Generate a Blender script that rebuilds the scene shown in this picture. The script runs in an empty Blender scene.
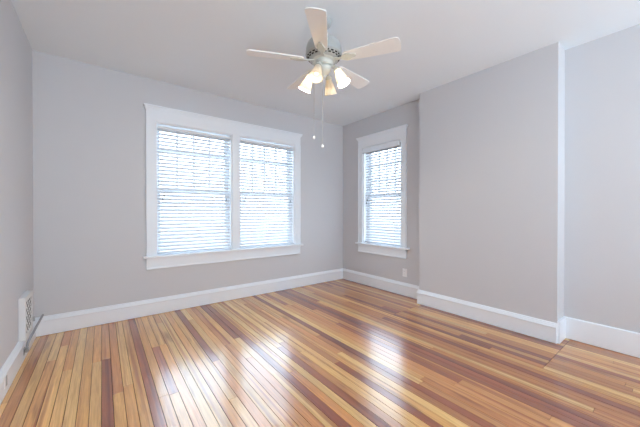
import bpy, bmesh, math, random
from math import sin, cos, pi, radians
from mathutils import Vector, Matrix

random.seed(11)
S = bpy.context.scene
COL = S.collection

# ------------------------------------------------------------------ camera
cam_d = bpy.data.cameras.new('camera')
cam = bpy.data.objects.new('camera', cam_d)
COL.objects.link(cam)
cam_d.sensor_width = 36.0
cam_d.lens = 285.4 / 640 * 36.0
cam_d.clip_start = 0.02
cam.location = (-3.4428, -3.8288, 1.1986)
cam.rotation_euler = (radians(90 - 0.303), 0, radians(52.637 - 90))
S.camera = cam

# ------------------------------------------------------------------ world: bright overcast sky
w = bpy.data.worlds.new('overcast_sky')
S.world = w
w.use_nodes = True
bg = w.node_tree.nodes['Background']
bg.inputs['Color'].default_value = (0.72, 0.86, 1.0, 1)
SKY = 3.8
bg.inputs['Strength'].default_value = SKY

S.view_settings.view_transform = 'Standard'
S.view_settings.look = 'None'
S.view_settings.exposure = 0.88
S.view_settings.gamma = 1.0
S.view_settings.use_curve_mapping = False
S.cycles.use_denoising = True
S.cycles.max_bounces = 14
S.cycles.diffuse_bounces = 10
S.cycles.transparent_max_bounces = 16
S.cycles.sample_clamp_indirect = 6.0
S.cycles.caustics_reflective = False

# fill light added behind the camera to brighten the room, no real source
def area(name, loc, rot, sx, sy, power, color, portal=False):
    d = bpy.data.lights.new(name, 'AREA')
    d.shape = 'RECTANGLE'
    d.size, d.size_y = sx, sy
    d.energy = power
    d.color = color
    if portal:
        d.cycles.is_portal = True
    o = bpy.data.objects.new(name, d)
    COL.objects.link(o)
    o.location = loc
    o.rotation_euler = rot
    return o
area('rear_fill', (-1.95, -7.0, 1.2), (radians(150), 0, 0), 3.2, 1.8, 165, (0.73, 0.875, 1.0))
area('sky_portal', (-1.98, 0.24, 1.46), (radians(-90), 0, 0), 2.1, 1.66, 1, (1, 1, 1), True)
area('sky_portal', (0.24, -0.88, 1.46), (0, radians(90), 0), 1.66, 0.85, 1, (1, 1, 1), True)

# ------------------------------------------------------------------ dimensions
H = 2.74
XL, XR = -3.966, 0.0           # left wall, right wall (window alcove)
XB = -0.155                    # face of the chimney breast
XA = 0.065                     # alcove wall right of the breast
YB1, YB2 = -1.656, -3.079      # chimney breast ends
YR = -7.1                      # wall behind the camera

# ------------------------------------------------------------------ materials
def mat(name, color, rough=0.5, spec=0.5, metal=0.0, bump=0.0, scale=60, vary=0.0):
    m = bpy.data.materials.new(name)
    m.use_nodes = True
    nt = m.node_tree
    b = nt.nodes['Principled BSDF']
    b.inputs['Base Color'].default_value = (*color, 1)
    b.inputs['Roughness'].default_value = rough
    b.inputs['Specular IOR Level'].default_value = spec
    b.inputs['Metallic'].default_value = metal
    tc = nt.nodes.new('ShaderNodeTexCoord')
    n = nt.nodes.new('ShaderNodeTexNoise')
    n.inputs['Scale'].default_value = scale
    n.inputs['Detail'].default_value = 4
    nt.links.new(tc.outputs['Object'], n.inputs['Vector'])
    if vary:
        mx = nt.nodes.new('ShaderNodeMix')
        mx.data_type = 'RGBA'
        mx.inputs[6].default_value = (*[c * (1 - vary) for c in color], 1)
        mx.inputs[7].default_value = (*[min(1, c * (1 + vary)) for c in color], 1)
        nt.links.new(n.outputs['Fac'], mx.inputs[0])
        nt.links.new(mx.outputs[2], b.inputs['Base Color'])
    if bump:
        bp = nt.nodes.new('ShaderNodeBump')
        bp.inputs['Strength'].default_value = bump
        bp.inputs['Distance'].default_value = 0.002
        nt.links.new(n.outputs['Fac'], bp.inputs['Height'])
        nt.links.new(bp.outputs['Normal'], b.inputs['Normal'])
    return m

M_WALL = mat('greige_wall_paint', (0.625, 0.63, 0.65), 0.55, 0.3, bump=0.12, scale=90, vary=0.015)
M_CEIL = mat('white_ceiling_paint', (0.82, 0.88, 0.925), 0.8, 0.2, bump=0.1, scale=70, vary=0.01)
M_TRIM = mat('white_trim_paint', (0.84, 0.885, 0.93), 0.35, 0.4, vary=0.01, scale=30)
M_SASH = mat('white_sash_paint', (0.84, 0.86, 0.88), 0.4, 0.4, vary=0.01, scale=30)
M_FAN = mat('antique_white_metal', (0.62, 0.645, 0.60), 0.35, 0.5, vary=0.03, scale=25)
M_MOTOR = mat('grey_white_motor_enamel', (0.42, 0.445, 0.44), 0.3, 0.5, vary=0.03, scale=25)
M_BLADE = mat('off_white_blade', (0.86, 0.87, 0.86), 0.28, 0.6, vary=0.02, scale=12)
M_EDGE = mat('dark_slot', (0.03, 0.03, 0.03), 0.7, 0.2)
M_BRASS = mat('brushed_nickel', (0.55, 0.53, 0.48), 0.35, 0.5, metal=0.8)
M_PLASTIC = mat('white_plastic', (0.92, 0.92, 0.93), 0.3, 0.5)
M_VENT = mat('white_vent_enamel', (0.76, 0.77, 0.78), 0.4, 0.4, vary=0.02)
M_CABLE = mat('grey_cable_jacket', (0.33, 0.34, 0.36), 0.45, 0.4)
M_DARK = mat('dark_metal', (0.09, 0.075, 0.06), 0.45, 0.5)
M_PLATE = mat('grey_plate', (0.42, 0.43, 0.44), 0.4, 0.5)
M_SUB = mat('dark_gap_between_boards', (0.035, 0.018, 0.010), 0.9, 0.1)
M_TASSEL = mat('grey_tassel', (0.16, 0.17, 0.19), 0.5, 0.3)
M_OUT = mat('pale_concrete', (0.58, 0.59, 0.60), 0.9, 0.2, vary=0.08, scale=3)

def glass_mat():
    m = bpy.data.materials.new('window_glass')
    m.use_nodes = True
    nt = m.node_tree
    nt.nodes.clear()
    out = nt.nodes.new('ShaderNodeOutputMaterial')
    mix = nt.nodes.new('ShaderNodeMixShader')
    tr = nt.nodes.new('ShaderNodeBsdfTransparent')
    tr.inputs['Color'].default_value = (0.95, 0.97, 0.98, 1)
    gl = nt.nodes.new('ShaderNodeBsdfGlossy')
    gl.inputs['Roughness'].default_value = 0.02
    fr = nt.nodes.new('ShaderNodeFresnel')
    ge = nt.nodes.new('ShaderNodeNewGeometry')
    ior = nt.nodes.new('ShaderNodeMapRange')          # same reflectance on both faces of the pane
    ior.inputs['To Min'].default_value = 1.45
    ior.inputs['To Max'].default_value = 1 / 1.45
    nt.links.new(ge.outputs['Backfacing'], ior.inputs['Value'])
    nt.links.new(ior.outputs[0], fr.inputs['IOR'])
    nt.links.new(fr.outputs[0], mix.inputs[0])
    nt.links.new(tr.outputs[0], mix.inputs[1])
    nt.links.new(gl.outputs[0], mix.inputs[2])
    nt.links.new(mix.outputs[0], out.inputs[0])
    return m
M_GLASS = glass_mat()

def translucent_mat(name, color, fac, rough=0.4, tcol=None):
    m = bpy.data.materials.new(name)
    m.use_nodes = True
    nt = m.node_tree
    b = nt.nodes['Principled BSDF']
    b.inputs['Base Color'].default_value = (*color, 1)
    b.inputs['Roughness'].default_value = rough
    out = nt.nodes['Material Output']
    t = nt.nodes.new('ShaderNodeBsdfTranslucent')
    t.inputs['Color'].default_value = (*(tcol or color), 1)
    mx = nt.nodes.new('ShaderNodeMixShader')
    mx.inputs[0].default_value = fac
    nt.links.new(b.outputs[0], mx.inputs[1])
    nt.links.new(t.outputs[0], mx.inputs[2])
    nt.links.new(mx.outputs[0], out.inputs[0])
    return m
M_SLAT = translucent_mat('white_blind_slat', (0.72, 0.74, 0.77), 0.06)
M_SHADE = translucent_mat('frosted_lamp_glass', (0.80, 0.76, 0.68), 0.4, 0.3, (0.95, 0.88, 0.76))

def bulb_mat(name, strength):
    m = bpy.data.materials.new(name)
    m.use_nodes = True
    b = m.node_tree.nodes['Principled BSDF']
    b.inputs['Emission Color'].default_value = (1, 0.9, 0.72, 1)
    b.inputs['Emission Strength'].default_value = strength
    return m
M_BULB = bulb_mat('bright_bulb', 9)
M_DIM = bulb_mat('faint_bulb', 0.15)

def floor_mat():
    m = bpy.data.materials.new('varnished_strip_floor')
    m.use_nodes = True
    nt = m.node_tree
    L = nt.links.new
    b = nt.nodes['Principled BSDF']
    tc = nt.nodes.new('ShaderNodeTexCoord')
    at = nt.nodes.new('ShaderNodeAttribute')
    at.attribute_name = 'board'
    rnd = nt.nodes.new('ShaderNodeAttribute')
    rnd.attribute_name = 'board_seed'
    # grain coordinates: long along the board, shifted per board
    off = nt.nodes.new('ShaderNodeVectorMath')
    off.operation = 'MULTIPLY_ADD'
    L(rnd.outputs['Color'], off.inputs[0])
    off.inputs[1].default_value = (37, 53, 11)
    L(tc.outputs['Object'], off.inputs[2])
    mp = nt.nodes.new('ShaderNodeMapping')
    mp.inputs['Scale'].default_value = (26, 1.6, 1)
    L(off.outputs[0], mp.inputs['Vector'])
    n1 = nt.nodes.new('ShaderNodeTexNoise')
    n1.inputs['Scale'].default_value = 1.6
    n1.inputs['Detail'].default_value = 7
    n1.inputs['Roughness'].default_value = 0.62
    n1.inputs['Distortion'].default_value = 0.6
    L(mp.outputs[0], n1.inputs['Vector'])
    mp2 = nt.nodes.new('ShaderNodeMapping')
    mp2.inputs['Scale'].default_value = (150, 5, 1)
    L(off.outputs[0], mp2.inputs['Vector'])
    n2 = nt.nodes.new('ShaderNodeTexNoise')
    n2.inputs['Scale'].default_value = 1.0
    n2.inputs['Detail'].default_value = 3
    L(mp2.outputs[0], n2.inputs['Vector'])
    # broad dark streaks and knots
    mp3 = nt.nodes.new('ShaderNodeMapping')
    mp3.inputs['Scale'].default_value = (9, 1.1, 1)
    L(off.outputs[0], mp3.inputs['Vector'])
    n3 = nt.nodes.new('ShaderNodeTexNoise')
    n3.inputs['Scale'].default_value = 1.3
    n3.inputs['Detail'].default_value = 2
    L(mp3.outputs[0], n3.inputs['Vector'])
    def ramp(src, p0, p1, c0, c1):
        r = nt.nodes.new('ShaderNodeValToRGB')
        r.color_ramp.elements[0].position = p0
        r.color_ramp.elements[1].position = p1
        r.color_ramp.elements[0].color = (*c0, 1)
        r.color_ramp.elements[1].color = (*c1, 1)
        L(src, r.inputs[0])
        return r.outputs[0]
    g1 = ramp(n1.outputs['Fac'], 0.30, 0.68, (0.80, 0.72, 0.66), (1.10, 1.09, 1.08))
    g2 = ramp(n2.outputs['Fac'], 0.35, 0.65, (0.88, 0.86, 0.84), (1.05, 1.05, 1.05))
    g3 = ramp(n3.outputs['Fac'], 0.24, 0.36, (0.50, 0.38, 0.32), (1, 1, 1))
    def mul(a, c):
        x = nt.nodes.new('ShaderNodeMix')
        x.data_type = 'RGBA'
        x.blend_type = 'MULTIPLY'
        x.inputs[0].default_value = 1.0
        L(a, x.inputs[6])
        L(c, x.inputs[7])
        return x.outputs[2]
    # heartwood streaks that run the whole board
    mp4 = nt.nodes.new('ShaderNodeMapping')
    mp4.inputs['Scale'].default_value = (34, 0.35, 1)
    L(off.outputs[0], mp4.inputs['Vector'])
    n4 = nt.nodes.new('ShaderNodeTexNoise')
    n4.inputs['Scale'].default_value = 1.0
    n4.inputs['Detail'].default_value = 1.5
    L(mp4.outputs[0], n4.inputs['Vector'])
    g4 = ramp(n4.outputs['Fac'], 0.32, 0.46, (0.64, 0.44, 0.34), (1.04, 1.04, 1.04))
    colr = mul(mul(mul(mul(at.outputs['Color'], g1), g2), g3), g4)
    L(colr, b.inputs['Base Color'])
    b.inputs['Roughness'].default_value = 0.5
    b.inputs['Specular IOR Level'].default_value = 0.3
    b.inputs['Coat Weight'].default_value = 1.0
    b.inputs['Coat IOR'].default_value = 2.3
    b.inputs['Coat Roughness'].default_value = 0.17
    nz = nt.nodes.new('ShaderNodeTexNoise')
    nz.inputs['Scale'].default_value = 7
    L(tc.outputs['Object'], nz.inputs['Vector'])
    rr = nt.nodes.new('ShaderNodeMapRange')
    rr.inputs['To Min'].default_value = 0.15
    rr.inputs['To Max'].default_value = 0.21
    L(nz.outputs['Fac'], rr.inputs['Value'])
    L(rr.outputs[0], b.inputs['Coat Roughness'])
    return m
M_FLOOR = floor_mat()

# ------------------------------------------------------------------ mesh helpers
def obj(name, bm, m, parent=None, smooth=False, **props):
    me = bpy.data.meshes.new(name)
    bmesh.ops.recalc_face_normals(bm, faces=bm.faces)
    bm.to_mesh(me)
    bm.free()
    for k in (m if isinstance(m, (list, tuple)) else [m]):
        me.materials.append(k)
    if smooth:
        for p in me.polygons:
            p.use_smooth = True
        try:
            me.set_sharp_from_angle(angle=radians(38))
        except Exception:
            pass
    o = bpy.data.objects.new(name, me)
    COL.objects.link(o)
    if parent:
        o.parent = parent
    for k, v in props.items():
        o[k] = v
    return o

def empty(name, loc, rz=0.0, **props):
    o = bpy.data.objects.new(name, None)
    COL.objects.link(o)
    o.location = loc
    o.rotation_euler = (0, 0, rz)
    o.empty_display_size = 0.1
    for k, v in props.items():
        o[k] = v
    return o

def structure(name, bm, m, label, cat, **kw):
    return obj(name, bm, m, kind='structure', label=label, category=cat, **kw)

def box(bm, x0, x1, y0, y1, z0, z1, bevel=0.0, mi=0):
    if x0 > x1: x0, x1 = x1, x0
    if y0 > y1: y0, y1 = y1, y0
    if z0 > z1: z0, z1 = z1, z0
    v = [bm.verts.new((x, y, z)) for z in (z0, z1) for x, y in ((x0, y0), (x1, y0), (x1, y1), (x0, y1))]
    fs = [bm.faces.new([v[i] for i in f]) for f in
          ((3, 2, 1, 0), (4, 5, 6, 7), (0, 1, 5, 4), (1, 2, 6, 5), (2, 3, 7, 6), (3, 0, 4, 7))]
    for f in fs:
        f.material_index = mi
    if bevel:
        es = set(e for f in fs for e in f.edges)
        bmesh.ops.bevel(bm, geom=list(es), offset=bevel, segments=2, profile=0.5, affect='EDGES')
    return fs

def B(*args, **kw):
    bm = bmesh.new()
    box(bm, *args, **kw)
    return bm

def lathe(bm, prof, seg=40, mat4=None):
    rings = []
    for r, z in prof:
        if r < 1e-5:
            rings.append([bm.verts.new((0, 0, z))])
        else:
            rings.append([bm.verts.new((r * cos(2 * pi * i / seg), r * sin(2 * pi * i / seg), z)) for i in range(seg)])
    for a, b in zip(rings, rings[1:]):
        if len(a) == 1 and len(b) == 1:
            continue
        for i in range(seg):
            j = (i + 1) % seg
            if len(a) == 1:
                bm.faces.new((a[0], b[i], b[j]))
            elif len(b) == 1:
                bm.faces.new((a[i], b[0], a[j]))
            else:
                bm.faces.new((a[i], b[i], b[j], a[j]))
    if mat4 is not None:
        vs = [v for r in rings for v in r]
        bmesh.ops.transform(bm, matrix=mat4, verts=vs)

def tube(bm, pts, r, seg=10):
    pts = [Vector(p) for p in pts]
    rings = []
    up = Vector((0.123, 0.37, 1)).normalized()
    for i, p in enumerate(pts):
        d = (pts[min(i + 1, len(pts) - 1)] - pts[max(i - 1, 0)]).normalized()
        a = d.cross(up)
        if a.length < 1e-3:
            a = d.cross(Vector((1, 0, 0)))
        a.normalize()
        b = d.cross(a).normalized()
        rr = r[i] if isinstance(r, (list, tuple)) else r
        rings.append([bm.verts.new(p + a * rr * cos(2 * pi * k / seg) + b * rr * sin(2 * pi * k / seg)) for k in range(seg)])
    for a, b in zip(rings, rings[1:]):
        for k in range(seg):
            bm.faces.new((a[k], a[(k + 1) % seg], b[(k + 1) % seg], b[k]))
    bm.faces.new(rings[0][::-1])
    bm.faces.new(rings[-1])

def sweep(bm, path, prof):
    """profile (offset to the left of the path direction, z) swept along a 2D path with mitred corners"""
    n = len(path)
    rows = []
    for i, p in enumerate(path):
        p = Vector(p)
        ds = []
        if i > 0: ds.append((p - Vector(path[i - 1])).normalized())
        if i < n - 1: ds.append((Vector(path[i + 1]) - p).normalized())
        ns = [Vector((-d.y, d.x)) for d in ds]
        nn = ns[0] if len(ns) == 1 else (ns[0] + ns[1]) / (1 + ns[0].dot(ns[1]))
        rows.append([bm.verts.new((p.x + nn.x * o, p.y + nn.y * o, z)) for o, z in prof])
    k = len(prof)
    for a, b in zip(rows, rows[1:]):
        for i in range(k):
            j = (i + 1) % k
            bm.faces.new((a[i], a[j], b[j], b[i]))
    bm.faces.new(rows[0])
    bm.faces.new(rows[-1][::-1])

# ------------------------------------------------------------------ walls, ceiling
OP1 = (-2.945, -2.030)       # openings in the back wall (x)
OP2 = (-1.930, -1.023)
OP3 = (-1.262, -0.500)       # opening in the right wall (y)
Z0, Z1 = 0.650, 2.255        # bottom and top of the openings
TW = 0.22                    # wall thickness

bm = bmesh.new()
xs = [XL, OP1[0], OP1[1], OP2[0], OP2[1], 0.0]
for i in range(5):
    if i in (1, 3):
        box(bm, xs[i], xs[i + 1], 0, TW, 0, Z0)
        box(bm, xs[i], xs[i + 1], 0, TW, Z1, H)
    else:
        box(bm, xs[i], xs[i + 1], 0, TW, 0, H)
structure('wall_back', bm, M_WALL, 'greige back wall with the double window', 'wall')

bm = bmesh.new()
box(bm, 0, TW, OP3[1], TW, 0, H)
box(bm, 0, TW, OP3[0], OP3[1], 0, Z0)
box(bm, 0, TW, OP3[0], OP3[1], Z1, H)
box(bm, 0, TW, YB1, OP3[0], 0, H)
structure('wall_right', bm, M_WALL, 'greige right wall section with the single window', 'wall')
structure('wall_chimney_breast', B(XB, TW, YB2, YB1, 0, H), M_WALL, 'plain greige chimney breast standing out from the right wall', 'wall')
structure('wall_alcove', B(XA, TW, YR, YB2, 0, H), M_WALL, 'greige wall set back to the right of the chimney breast', 'wall')
structure('wall_left', B(XL - TW, XL, YR, TW, 0, H), M_WALL, 'greige left wall with the vent grille', 'wall')
structure('wall_rear', B(XL - TW, TW, -7.3, YR, 0, H), M_WALL, 'greige rear wall behind the camera', 'wall')
structure('ceiling', B(XL - TW, TW, -7.2, TW, H, H + 0.12), M_CEIL, 'plain white ceiling', 'ceiling')

# ------------------------------------------------------------------ floor: strip boards, each with its own colour
bm = bmesh.new()
cl = bm.loops.layers.float_color.new('board')
cs = bm.loops.layers.float_color.new('board_seed')
box(bm, XL - TW, TW, -7.2, TW, -0.10, -0.004, mi=1)
LIGHT = [(0.88, 0.50, 0.150), (0.82, 0.43, 0.115), (0.90, 0.55, 0.185), (0.76, 0.37, 0.095)]
MID = [(0.66, 0.265, 0.062), (0.58, 0.215, 0.050), (0.70, 0.30, 0.078)]
RED = [(0.36, 0.092, 0.024), (0.29, 0.066, 0.019), (0.42, 0.120, 0.032)]
BW = 0.0585
# boards that stand out: column from the left wall, y range, palette
SPECIAL = [(13, -4.0, 0.1, 'R'), (15, -1.75, -0.93, 'R'), (9, -2.4, -0.93, 'R'), (9, -0.93, 0.1, 'M'), (21, -1.5, 0.1, 'R'),
           (30, -3.4, -1.6, 'R'), (28, -2.9, -2.0, 'M'), (36, -3.3, -2.0, 'L'), (43, -2.83, -1.5, 'R'), (38, -3.4, -2.4, 'R'),
           (26, -2.9, -1.2, 'L'), (33, -3.0, -1.0, 'L')]
def board_colour(x, pal=None):
    t = min(1, max(0, (x - XL) / 3.2))
    r = random.random()
    pr, pm = 0.05 + 0.23 * t, 0.20 + 0.28 * t
    if x < XL + 1.15:
        pr, pm = 0.0, 0.13
    c = random.choice(pal or (RED if r < pr else MID if r < pr + pm else LIGHT))
    k = random.uniform(0.86, 1.12) * (1.02 - 0.20 * t)
    return tuple(v * k for v in c)
x = XL - 0.01
while x < XA:
    x1 = x + BW
    xc = (x + x1) / 2
    cuts = [-7.1]
    y = -7.1 - random.uniform(0, 1.6)
    while y < 0.0:
        y += random.uniform(1.3, 4.0)
        if y < -0.25 and y > -6.9:
            cuts.append(y)
    cuts.append(0.0)
    if xc > -0.74:                      # boards that fill the old hearth
        cuts = sorted([c for c in cuts if abs(c + 1.70) > 0.2 and abs(c + 3.13) > 0.2] + [-1.70, -3.13])
    colm = round((x - (XL - 0.01)) / BW)
    spec = [q for q in SPECIAL if q[0] == colm]
    for q in spec:
        cuts = [c for c in cuts if c in (-7.1, 0.0) or not (q[1] - 0.3 < c < q[2] + 0.3)]
    cuts = sorted(set(cuts) | {v for q in spec for v in q[1:3] if -7.0 < v < -0.01})
    for a, b in zip(cuts, cuts[1:]):
        pal = None
        for q in spec:
            if q[1] <= (a + b) / 2 <= q[2]:
                pal = {'R': RED, 'M': MID, 'L': LIGHT}[q[3]]
        gx = random.uniform(0.0018, 0.0032)
        gy = 0.0008
        ga = 0.0016 if xc > -0.74 and (abs(a + 1.70) < 0.01 or abs(a + 3.13) < 0.01) else gy
        gb = 0.0016 if xc > -0.74 and (abs(b + 1.70) < 0.01 or abs(b + 3.13) < 0.01) else gy
        tl = random.uniform(-0.00022, 0.00022)
        X0, X1, Y0, Y1 = x + gx * 0.5, x1 - gx * 0.5, a + ga, b - gb
        c = board_colour(xc, pal)
        sd = (random.random(), random.random(), random.random(), 1)
        ch = 0.0004
        top = [bm.verts.new(p) for p in ((X0 + ch, Y0 + ch, -tl), (X1 - ch, Y0 + ch, tl), (X1 - ch, Y1 - ch, tl), (X0 + ch, Y1 - ch, -tl))]
        low = [bm.verts.new((px, py, -0.0012)) for px, py in ((X0, Y0), (X1, Y0), (X1, Y1), (X0, Y1))]
        base = [bm.verts.new((v.co.x, v.co.y, -0.006)) for v in low]
        fs = [bm.faces.new(top)]
        for i in range(4):
            j = (i + 1) % 4
            fs.append(bm.faces.new((low[i], low[j], top[j], top[i])))
            fs.append(bm.faces.new((base[i], base[j], low[j], low[i])))
        for f in fs:
            for l in f.loops:
                l[cl] = (*c, 1)
                l[cs] = sd
    x = x1
structure('floor', bm, [M_FLOOR, M_SUB], 'glossy varnished strip wood floor in tan and red brown boards', 'floor')

# ------------------------------------------------------------------ baseboards
BBH = 0.186
PROF = [(0.0, 0.004), (0.019, 0.004), (0.019, 0.138), (0.026, 0.142), (0.026, 0.150), (0.021, 0.157),
        (0.017, 0.168), (0.011, 0.175), (0.011, 0.181), (0.006, BBH), (0.0, BBH)]
FLAT = [(0.0, 0.004), (0.018, 0.004), (0.018, 0.196), (0.013, 0.203), (0.0, 0.203)]
def baseboard(name, path, prof, label):
    bm = bmesh.new()
    sweep(bm, path, prof)
    structure(name, bm, M_TRIM, label, 'baseboard')
baseboard('baseboard_left', [(XL, 0), (XL, YR)], PROF, 'white moulded baseboard along the left wall')
baseboard('baseboard_back', [(0, 0), (XL, 0)], PROF, 'white moulded baseboard under the double window')
baseboard('baseboard_right', [(XB, YB2), (XB, YB1), (0, YB1), (0, 0)], PROF, 'white moulded baseboard along right wall and chimney breast')
baseboard('baseboard_alcove', [(XA, YR), (XA, YB2), (XB - 0.0, YB2)], FLAT, 'plain flat white baseboard right of the chimney breast')

# ------------------------------------------------------------------ windows
# local frame: X along the wall (to the right seen from the room), Y into the room (negative = outdoors), Z up
def wall_frame(o, side):
    if side == 'back':
        o.location = (0, 0, 0)
        o.rotation_euler = (0, 0, pi)          # local x -> -x world, local y -> -y (into the room)
    else:
        o.location = (0, 0, 0)
        o.rotation_euler = (0, 0, pi / 2)      # local x -> +y world, local y -> -x (into the room)
    return o

def sash(parent, a, b, z0, z1, yf, muntins=None, label=None):
    """a..b width, sash bars 0.045 wide, 0.035 thick with its room face at yf"""
    st, rail = 0.048, 0.046
    bm = bmesh.new()
    t = 0.035
    box(bm, a, a + st, yf - t, yf, z0, z1)
    box(bm, b - st, b, yf - t, yf, z0, z1)
    box(bm, a + st, b - st, yf - t, yf, z0, z0 + rail)
    box(bm, a + st, b - st, yf - t, yf, z1 - rail, z1)
    s = obj('sash', bm, M_SASH, parent)
    if muntins:
        nc, nr = muntins
        bm = bmesh.new()
        for i in range(1, nc):
            xx = a + st + (b - a - 2 * st) * i / nc
            box(bm, xx - 0.011, xx + 0.011, yf - 0.03, yf - 0.004, z0 + rail, z1 - rail)
        for i in range(1, nr):
            zz = z0 + rail + (z1 - z0 - 2 * rail) * i / nr
            box(bm, a + st, b - st, yf - 0.029, yf - 0.005, zz - 0.011, zz + 0.011)
        obj('muntins', bm, M_SASH, s)
    obj('glass_pane', B(a + st, b - st, yf - 0.020, yf - 0.016, z0 + rail, z1 - rail), M_GLASS, s)

def window_unit(name, side, openings, casing, label, stool_over=(0.035, 0.035), apron_over=(0.0, 0.0)):
    root = wall_frame(empty(name, (0, 0, 0), kind='structure', label=label, category='window'), side)
    c0, c1 = casing
    # casing boards
    bm = bmesh.new()
    edges = [c0] + [e for op in openings for e in op] + [c1]
    for i in range(0, len(edges), 2):
        a, b = edges[i], edges[i + 1]
        box(bm, a, b, 0, 0.021, 0.69, Z1)
        if i in (0, len(edges) - 2):        # raised outer bead
            o = a if i == 0 else b - 0.016
            box(bm, o, o + 0.016, 0.021, 0.028, 0.69, Z1)
    obj('side_casing', bm, M_TRIM, root)
    bm = bmesh.new()
    box(bm, c0, c1, 0, 0.023, Z1, 2.398)
    obj('head_casing', bm, M_TRIM, root)
    bm = bmesh.new()
    box(bm, c0 - 0.008, c1 + 0.008, 0, 0.030, 2.386, 2.400)
    box(bm, c0 - 0.016, c1 + 0.016, 0, 0.040, 2.400, 2.416)
    box(bm, c0 - 0.024, c1 + 0.024, 0, 0.052, 2.416, 2.434, bevel=0.004)
    obj('crown_cap', bm, M_TRIM, root)
    bm = bmesh.new()
    box(bm, c0 - stool_over[0], c1 + stool_over[1], 0.0, 0.062, 0.664, 0.690, bevel=0.006)
    for a, b in openings:
        box(bm, a, b, -0.06, 0.0, 0.651, 0.690)
    obj('window_stool', bm, M_TRIM, root)
    bm = bmesh.new()
    box(bm, c0 - apron_over[0], c1 + apron_over[1], 0.0, 0.020, 0.545, 0.664)
    box(bm, c0 - apron_over[0], c1 + apron_over[1], 0.0, 0.030, 0.640, 0.664)
    box(bm, c0 - apron_over[0], c1 + apron_over[1], 0.0, 0.028, 0.533, 0.552, bevel=0.003)
    obj('apron', bm, M_TRIM, root)
    zm = 1.455
    for a, b in openings:
        bm = bmesh.new()
        t = 0.014
        box(bm, a, a + t, -0.20, 0.0, 0.690, Z1)
        box(bm, b - t, b, -0.20, 0.0, 0.690, Z1)
        box(bm, a + t, b - t, -0.20, 0.0, Z1 - t, Z1)
        box(bm, a, b, -0.215, -0.06, Z0, 0.672)
        obj('jamb', bm, M_SASH, root)
        sash(root, a + t, b - t, 0.672, zm + 0.023, -0.090)
        sash(root, a + t, b - t, zm - 0.023, Z1 - t, -0.130, (4, 3))
    return root

# back wall: local x = -world x
window_unit('window_1', 'back', [(-OP2[1], -OP2[0]), (-OP1[1], -OP1[0])], (0.928, 3.040),
            'white framed double window in the back wall', apron_over=(0.0, 0.0))
# right wall: local x = world y
window_unit('window_2', 'right', [OP3], (-1.353, -0.405),
            'white framed single window in the right wall near the corner', stool_over=(0.055, 0.035))

# ------------------------------------------------------------------ blinds
def slat_bm(a, b, ztop, zbot, n, wid, tilt, yc):
    bm = bmesh.new()
    for i in range(n):
        zc = ztop + (zbot - ztop) * i / (n - 1)
        ring = []
        for up in (1, -1):
            row = []
            K = 5
            for k in range(K):
                u = (k / (K - 1) - 0.5) * (1 if up > 0 else -1)
                crown = 0.0035 * (1 - (2 * u) ** 2)
                yy, zz = u * wid, crown + up * 0.0013
                row.append((yc + yy * cos(tilt) - zz * sin(tilt), zc + yy * sin(tilt) + zz * cos(tilt)))
            ring += row
        va = [bm.verts.new((a, y, z)) for y, z in ring]
        vb = [bm.verts.new((b, y, z)) for y, z in ring]
        m = len(ring)
        for k in range(m):
            j = (k + 1) % m
            bm.faces.new((va[k], va[j], vb[j], vb[k]))
        bm.faces.new(va[::-1])
        bm.faces.new(vb)
    return bm

def blind(side, a, b, label, valance=False, ztop=2.240, cords=True, yc=-0.036):
    root = wall_frame(empty('window_blind', (0, 0, 0), label=label, category='blind', group='white slatted window blinds'), side)
    zb = 0.715
    if valance:
        bm = bmesh.new()
        box(bm, a - 0.012, b + 0.012, 0.000, 0.034, 2.162, 2.232, bevel=0.003)
        obj('valance', bm, M_TRIM, root)
        obj('headrail', B(a, b, yc - 0.026, yc + 0.026, 2.172, 2.220), M_SLAT, root)
        zt = 2.160
    else:
        obj('headrail', B(a, b, yc - 0.028, yc + 0.030, 2.190, 2.219, bevel=0.003), M_SASH, root)
        zt = 2.172
    n = round((zt - zb - 0.03) / 0.0435) + 1
    obj('slats', slat_bm(a + 0.004, b - 0.004, zt, zb + 0.035, n, 0.050, radians(TILT), yc), M_SLAT, root, smooth=True)
    obj('bottom_rail', B(a + 0.003, b - 0.003, yc - 0.028, yc + 0.028, zb - 0.012, zb + 0.010, bevel=0.004), M_SLAT, root)
    L = b - a
    for f in (0.13, 0.5, 0.87) if L > 0.8 else (0.14, 0.86):
        bm = bmesh.new()
        for yy in (yc - 0.029, yc + 0.029):
            tube(bm, [(a + f * L, yy, 2.2), (a + f * L, yy, zb)], 0.0011, 5)
        obj('ladder_cord', bm, M_SLAT, root)
    for nm, xx, zz in (('tilt_cord', a + 0.93 * L, 1.345), ('lift_cord', a + 0.07 * L, 1.365)):
        for q, dz in ((-0.009, 0.05), (0.009, 0.0)) if nm == 'tilt_cord' else ((0, 0.0),):
            bm = bmesh.new()
            tube(bm, [(xx + q, yc + 0.036, 2.2), (xx + q, yc + 0.036, zz + dz + 0.012)], 0.0011, 5)
            c = obj(nm, bm, M_SLAT, root)
            bm = bmesh.new()
            lathe(bm, [(0, 0.016), (0.004, 0.014), (0.0062, -0.010), (0.0045, -0.014), (0, -0.014)], 12,
                  Matrix.Translation((xx + q, yc + 0.036, zz + dz)))
            obj('tassel', bm, M_TASSEL, c, smooth=True)
    return root
TILT = -41
blind('back', -OP1[1] + 0.018, -OP1[0] - 0.022, 'white slatted blind in the left half of the double window')
blind('back', -OP2[1] + 0.018, -OP2[0] - 0.020, 'white slatted blind in the right half of the double window')
blind('right', OP3[0] + 0.030, OP3[1] - 0.030, 'narrow white slatted blind with a flat valance in the single window', valance=True)

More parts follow.
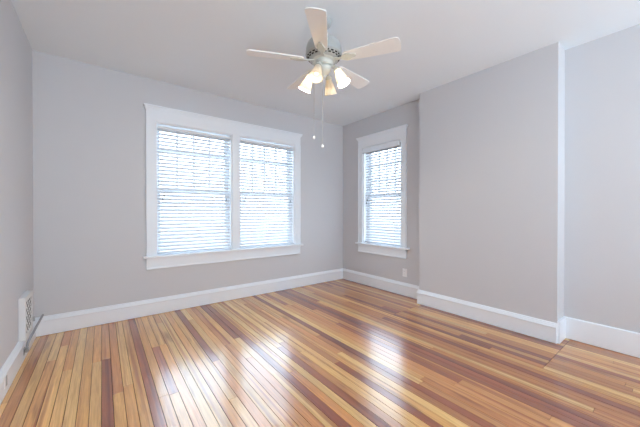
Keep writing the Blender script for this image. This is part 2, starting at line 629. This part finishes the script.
# ------------------------------------------------------------------ ceiling fan
FX, FY = -2.018, -2.012
fan = empty('ceiling_fan', (FX, FY, H), label='white five blade ceiling fan with four lit frosted glass shades', category='ceiling fan')
def Lz(z):
    return z - H
bm = bmesh.new()
lathe(bm, [(0, 0), (0.066, 0), (0.068, -0.008), (0.064, -0.028), (0.048, -0.052), (0.026, -0.064), (0.0, -0.066)])
obj('canopy', bm, M_MOTOR, fan, smooth=True)
bm = bmesh.new()
lathe(bm, [(0, -0.05), (0.014, -0.05), (0.014, -0.15), (0, -0.15)], 20)
obj('downrod', bm, M_MOTOR, fan, smooth=True)
bm = bmesh.new()
lathe(bm, [(0, Lz(2.610)), (0.03, Lz(2.610)), (0.055, Lz(2.600)), (0.10, Lz(2.580)), (0.130, Lz(2.550)), (0.143, Lz(2.513)),
           (0.145, Lz(2.483)), (0.141, Lz(2.470)), (0.147, Lz(2.466)), (0.147, Lz(2.458)), (0.138, Lz(2.450)),
           (0.116, Lz(2.426)), (0.100, Lz(2.418)), (0.0, Lz(2.418))], 56)
obj('motor_housing', bm, M_MOTOR, fan, smooth=True)
# dark ventilation slots round the lower motor housing
bm = bmesh.new()
for row, (r0, z0_, h) in enumerate(((0.131, 2.4435, 0.008), (0.1215, 2.4330, 0.008))):
    for k in range(22):
        a = 2 * pi * (k + 0.5 * row) / 22
        vs = box(bm, -0.0045, 0.0045, -0.010, 0.010, -h / 2, h / 2)
        vv = list({v for f in vs for v in f.verts})
        bmesh.ops.transform(bm, matrix=Matrix.Translation((r0 * cos(a), r0 * sin(a), Lz(z0_))) @ Matrix.Rotation(a, 4, 'Z') @ Matrix.Rotation(radians(-40), 4, 'Y'), verts=vv)
obj('vent_slots', bm, M_EDGE, fan)
bm = bmesh.new()
lathe(bm, [(0, Lz(2.420)), (0.092, Lz(2.420)), (0.094, Lz(2.417)), (0.086, Lz(2.412)), (0.072, Lz(2.408)), (0.070, Lz(2.400)),
           (0.072, Lz(2.388)), (0.066, Lz(2.378)), (0.050, Lz(2.372)), (0, Lz(2.372))], 44)
obj('switch_housing', bm, M_FAN, fan, smooth=True)
bm = bmesh.new()
lathe(bm, [(0, Lz(2.374)), (0.046, Lz(2.374)), (0.058, Lz(2.366)), (0.062, Lz(2.352)), (0.056, Lz(2.336)), (0.040, Lz(2.318)),
           (0.026, Lz(2.306)), (0.014, Lz(2.300)), (0.010, Lz(2.292)), (0.012, Lz(2.284)), (0.006, Lz(2.276)), (0, Lz(2.275))], 40)
obj('light_fitter', bm, M_FAN, fan, smooth=True)

# blades: one mesh, copied
def blade_bm():
    bm = bmesh.new()
    R0, R1 = 0.165, 0.596
    prof = [(R0 + 0.022, -0.046), (0.30, -0.054), (0.45, -0.062), (R1 - 0.03, -0.068)]
    tip = [(R1 - 0.012, -0.066), (R1 - 0.001, -0.056), (R1 + 0.006, -0.03), (R1 + 0.008, 0.0), (R1 + 0.007, 0.03), (R1 + 0.002, 0.058), (R1 - 0.006, 0.067)]
    back = [(R1 - 0.03, 0.068), (0.45, 0.062), (0.30, 0.054), (R0 + 0.022, 0.046), (R0 + 0.006, 0.036), (R0, 0.018), (R0, -0.018), (R0 + 0.006, -0.036)]
    pts = prof + tip + back
    lo = [bm.verts.new((x, y, -0.004)) for x, y in pts]
    hi = [bm.verts.new((x, y, 0.004)) for x, y in pts]
    bm.faces.new(lo[::-1])
    bm.faces.new(hi)
    for i in range(len(pts)):
        j = (i + 1) % len(pts)
        bm.faces.new((lo[i], lo[j], hi[j], hi[i]))
    return bm
def bracket_bm():
    bm = bmesh.new()
    half = [(0.070, 0.018), (0.105, 0.016), (0.128, 0.011), (0.150, 0.012), (0.168, 0.026), (0.190, 0.034), (0.212, 0.032), (0.232, 0.020), (0.262, 0.012), (0.270, 0.0)]
    pts = half + [(x, -y) for x, y in half[-2::-1]]
    def z(x):
        return -0.0075 if x > 0.16 else -0.0075 + (0.16 - x) * 0.10
    lo = [bm.verts.new((x, y, z(x) - 0.0035)) for x, y in pts]
    hi = [bm.verts.new((x, y, z(x) + 0.0032)) for x, y in pts]
    n = len(pts)
    for i in range(n):
        j = (i + 1) % n
        bm.faces.new((lo[i], lo[j], hi[j], hi[i]))
    h = len(half)
    for i in range(h - 1):
        a, b2 = i, i + 1
        c, d = (n - i) % n if i else n - 1, 0
    # cap strips between the two mirrored halves
    for i in range(h - 2):
        p, q = i, i + 1
        r, s = n - 2 - i, n - 1 - i
        bm.faces.new((lo[p], lo[s], lo[r], lo[q]))
        bm.faces.new((hi[p], hi[q], hi[r], hi[s]))
    bm.faces.new((lo[h - 2], lo[h], lo[h - 1]))
    bm.faces.new((hi[h - 2], hi[h - 1], hi[h]))
    for sx, sy in ((0.190, 0.020), (0.190, -0.020), (0.240, 0.0)):
        lathe(bm, [(0, -0.0135), (0.004, -0.013), (0.005, -0.011), (0.005, -0.010), (0, -0.010)], 10, Matrix.Translation((sx, sy, 0)))
    return bm
PITCH = radians(-12)
blade0 = obj('blade', blade_bm(), M_BLADE, fan)
brk0 = obj('blade_bracket', bracket_bm(), M_FAN, blade0, smooth=True)
for k in range(5):
    if k == 0:
        bl = blade0
    else:
        bl = blade0.copy()
        COL.objects.link(bl)
        br = brk0.copy()
        COL.objects.link(br)
        br.parent = bl
    bl.location = (0, 0, Lz(2.415))
    bl.rotation_euler = (PITCH, 0, radians(154.92 + 72 * k))

# four lamps on curved arms
def rotm(a):
    return Matrix.Rotation(a, 4, 'Z')
def shade_bm():
    bm = bmesh.new()
    prof = [(0.020, 0.0), (0.026, -0.010), (0.029, -0.025), (0.036, -0.052), (0.043, -0.080), (0.049, -0.106), (0.054, -0.124),
            (0.052, -0.124), (0.047, -0.106), (0.041, -0.080), (0.034, -0.052), (0.027, -0.025), (0.022, -0.010), (0.016, 0.0)]
    lathe(bm, prof, 32)
    return bm
LAMP = [(211, 0.1), (301, 6.5), (31, 0.1), (121, 6.5)]
for deg, watt in LAMP:
    a = radians(deg)
    T = rotm(a)
    bm = bmesh.new()
    arm = [(0.050, 0, Lz(2.352)), (0.070, 0, Lz(2.362)), (0.088, 0, Lz(2.362)), (0.100, 0, Lz(2.352)), (0.107, 0, Lz(2.338))]
    tube(bm, [T @ Vector(p) for p in arm], 0.008, 12)
    tilt = Matrix.Translation((0.106, 0, Lz(2.340))) @ Matrix.Rotation(radians(-26), 4, 'Y')
    lathe(bm, [(0, 0.004), (0.014, 0.004), (0.023, -0.004), (0.027, -0.018), (0.030, -0.022), (0.030, -0.026), (0.0, -0.026)], 24, T @ tilt)
    obj('lamp_arm', bm, M_FAN, fan, smooth=True)
    base = T @ tilt @ Matrix.Translation((0, 0, -0.022))
    sb = shade_bm()
    bmesh.ops.transform(sb, matrix=base, verts=sb.verts)
    sh = obj('lamp_shade', sb, M_SHADE, fan, smooth=True)
    bm = bmesh.new()
    lathe(bm, [(0, -0.004), (0.011, -0.006), (0.012, -0.024), (0.020, -0.044), (0.0235, -0.060), (0.019, -0.077), (0.010, -0.085), (0, -0.087)], 20, base)
    obj('light_bulb', bm, M_BULB if watt > 2 else M_DIM, sh, smooth=True)
    ld = bpy.data.lights.new('bulb_light', 'POINT')
    ld.energy = watt
    ld.color = (1.0, 0.86, 0.66)
    ld.shadow_soft_size = 0.012
    lo = bpy.data.objects.new('bulb_light', ld)
    COL.objects.link(lo)
    lo.parent = sh
    lo.location = base @ Vector((0, 0, -0.100))

# pull chains with white ball pendants
FWD, RGT = Vector((0.607, 0.794, 0)), Vector((0.794, -0.607, 0))
for r, f, zt, ze in ((-0.078, 0.0, 2.40, 1.797), (-0.010, 0.0, 2.31, 1.727)):
    p = RGT * r + FWD * f
    bm = bmesh.new()
    tube(bm, [(p.x * 0.96, p.y * 0.96, Lz(zt)), (p.x, p.y, Lz(zt - 0.02)), (p.x, p.y, Lz(ze + 0.008))], 0.0014, 6)
    c = obj('pull_chain', bm, M_BRASS, fan)
    bm = bmesh.new()
    lathe(bm, [(0, 0.020), (0.003, 0.018), (0.004, 0.012), (0.009, 0.008), (0.0118, 0.0), (0.009, -0.008), (0.004, -0.0112), (0, -0.012)], 18,
          Matrix.Translation((p.x, p.y, Lz(ze))))
    obj('pendant', bm, M_PLASTIC, c, smooth=True)

# ------------------------------------------------------------------ electrical outlet under the single window
out = empty('electrical_outlet', (0.0, -1.322, 0.330), rz=-pi / 2, label='small white electrical outlet low on the wall beside the chimney breast', category='outlet')
# local y -> +x world (into wall), so the room side is local -y
obj('cover_plate', B(-0.036, 0.036, -0.006, 0.0, -0.058, 0.058, bevel=0.002), M_PLASTIC, out)
for zz in (0.021, -0.021):
    bm = bmesh.new()
    box(bm, -0.0165, 0.0165, -0.0085, -0.006, zz - 0.014, zz + 0.014, bevel=0.001)
    s = obj('receptacle', bm, M_PLASTIC, out)
    bm = bmesh.new()
    box(bm, -0.008, -0.0055, -0.0090, -0.0084, zz - 0.004, zz + 0.006)
    box(bm, 0.0055, 0.008, -0.0090, -0.0084, zz - 0.004, zz + 0.006)
    box(bm, -0.002, 0.002, -0.0090, -0.0084, zz - 0.010, zz - 0.006)
    obj('slots', bm, M_DARK, s)

# ------------------------------------------------------------------ vent grille on the left wall
VY0, VY1, VZ0, VZ1, VX = -0.630, -0.330, 0.180, 0.520, 0.040
vent = empty('vent_grille', (XL, 0, 0), label='white metal return air vent grille low on the left wall by the corner', category='vent')
bm = bmesh.new()
bw = 0.040
box(bm, 0.0, VX, VY0, VY0 + bw, VZ0, VZ1, bevel=0.004)
box(bm, 0.0, VX, VY1 - bw, VY1, VZ0, VZ1, bevel=0.004)
box(bm, 0.0, VX, VY0 + bw, VY1 - bw, VZ1 - bw, VZ1)
box(bm, 0.0, VX, VY0 + bw, VY1 - bw, VZ0, VZ0 + bw)
obj('vent_frame', bm, M_VENT, vent)
obj('duct_opening', B(0.0, VX - 0.0046, VY0 + bw, VY1 - bw, VZ0 + bw, VZ1 - bw), M_EDGE, vent)
bm = bmesh.new()
gy0, gy1, gz0, gz1 = VY0 + bw, VY1 - bw, VZ0 + bw, VZ1 - bw
def clip_line(c, s):
    """points of z = s*(y-gy0) + c inside the grille rectangle"""
    ys = []
    for y in (gy0, gy1):
        z = s * (y - gy0) + c
        if gz0 - 1e-6 <= z <= gz1 + 1e-6: ys.append((y, z))
    for z in (gz0, gz1):
        y = (z - c) / s + gy0
        if gy0 < y < gy1: ys.append((y, z))
    return ys[:2] if len(ys) >= 2 else None
step = 0.062
def strip(bm, p, q, wdt, x0, x1):
    d = (Vector(q) - Vector(p)).normalized() * wdt / 2
    n = (-d.y, d.x)
    c = [(p[0] + n[0], p[1] + n[1]), (q[0] + n[0], q[1] + n[1]), (q[0] - n[0], q[1] - n[1]), (p[0] - n[0], p[1] - n[1])]
    lo = [bm.verts.new((x0, y, z)) for y, z in c]
    hi = [bm.verts.new((x1, y, z)) for y, z in c]
    bm.faces.new(lo[::-1])
    bm.faces.new(hi)
    for k in range(4):
        bm.faces.new((lo[k], lo[(k + 1) % 4], hi[(k + 1) % 4], hi[k]))
for s, xo in ((1.0, VX - 0.0040), (-1.0, VX - 0.0036)):
    c = gz0 - 0.5
    while c < gz1 + 0.5:
        q = clip_line(c, s)
        if q and (Vector(q[0]) - Vector(q[1])).length > 0.012:
            strip(bm, q[0], q[1], 0.013, xo - 0.0004, xo + 0.0004)
        c += step
obj('lattice', bm, M_VENT, vent)
bm = bmesh.new()
box(bm, VX, VX + 0.016, VY1 - 0.026, VY1 - 0.012, 0.25, 0.29, bevel=0.002)
obj('damper_lever', bm, M_PLATE, vent)

# ------------------------------------------------------------------ grey cable in the corner and the jack it plugs into
cab = [(-3.900, -0.030, 0.208), (-3.902, -0.10, 0.200), (-3.908, -0.30, 0.183), (-3.914, -0.50, 0.170), (-3.916, -0.60, 0.158), (-3.918, -0.632, 0.125), (-3.924, -0.610, 0.090), (-3.932, -0.564, 0.078)]
def smooth_pts(P, n=8):
    P = [Vector(p) for p in P]
    out_ = []
    for i in range(len(P) - 1):
        p0, p1, p2, p3 = P[max(i - 1, 0)], P[i], P[i + 1], P[min(i + 2, len(P) - 1)]
        for k in range(n):
            t = k / n
            out_.append(0.5 * ((2 * p1) + (p2 - p0) * t + (2 * p0 - 5 * p1 + 4 * p2 - p3) * t * t + (3 * p1 - p0 - 3 * p2 + p3) * t ** 3))
    out_.append(P[-1])
    return out_
bm = bmesh.new()
tube(bm, smooth_pts(cab), 0.0095, 8)
obj('cable', bm, M_CABLE, None, smooth=True, label='grey cable slanting across the corner baseboard below the vent grille', category='cable')
jack = empty('cable_jack', (XL + 0.019, -0.560, 0.078), label='small dark cable jack on the left baseboard under the vent', category='jack')
obj('jack_plate', B(0.0, 0.005, -0.020, 0.020, -0.028, 0.028, bevel=0.001), M_PLATE, jack)
bm = bmesh.new()
lathe(bm, [(0, 0), (0.013, 0), (0.013, 0.006), (0.009, 0.008), (0.009, 0.022), (0, 0.022)], 14, Matrix.Translation((0.005, 0, 0)) @ Matrix.Rotation(pi / 2, 4, 'Y'))
obj('connector', bm, M_DARK, jack)
plate = empty('wall_plate', (XL + 0.019, -1.11, 0.098), label='small outlet plate set in the left baseboard at the left photo edge', category='outlet')
obj('cover_plate', B(0.0, 0.004, -0.034, 0.034, -0.040, 0.040, bevel=0.001), M_PLASTIC, plate)
obj('receptacle', B(0.004, 0.006, -0.015, 0.015, -0.032, 0.032), M_PLATE, plate)

# ------------------------------------------------------------------ outdoors
structure('ground', B(-30, 30, -30, 30, -1.3, -1.2), M_OUT, 'pale paved ground outside the windows', 'ground')
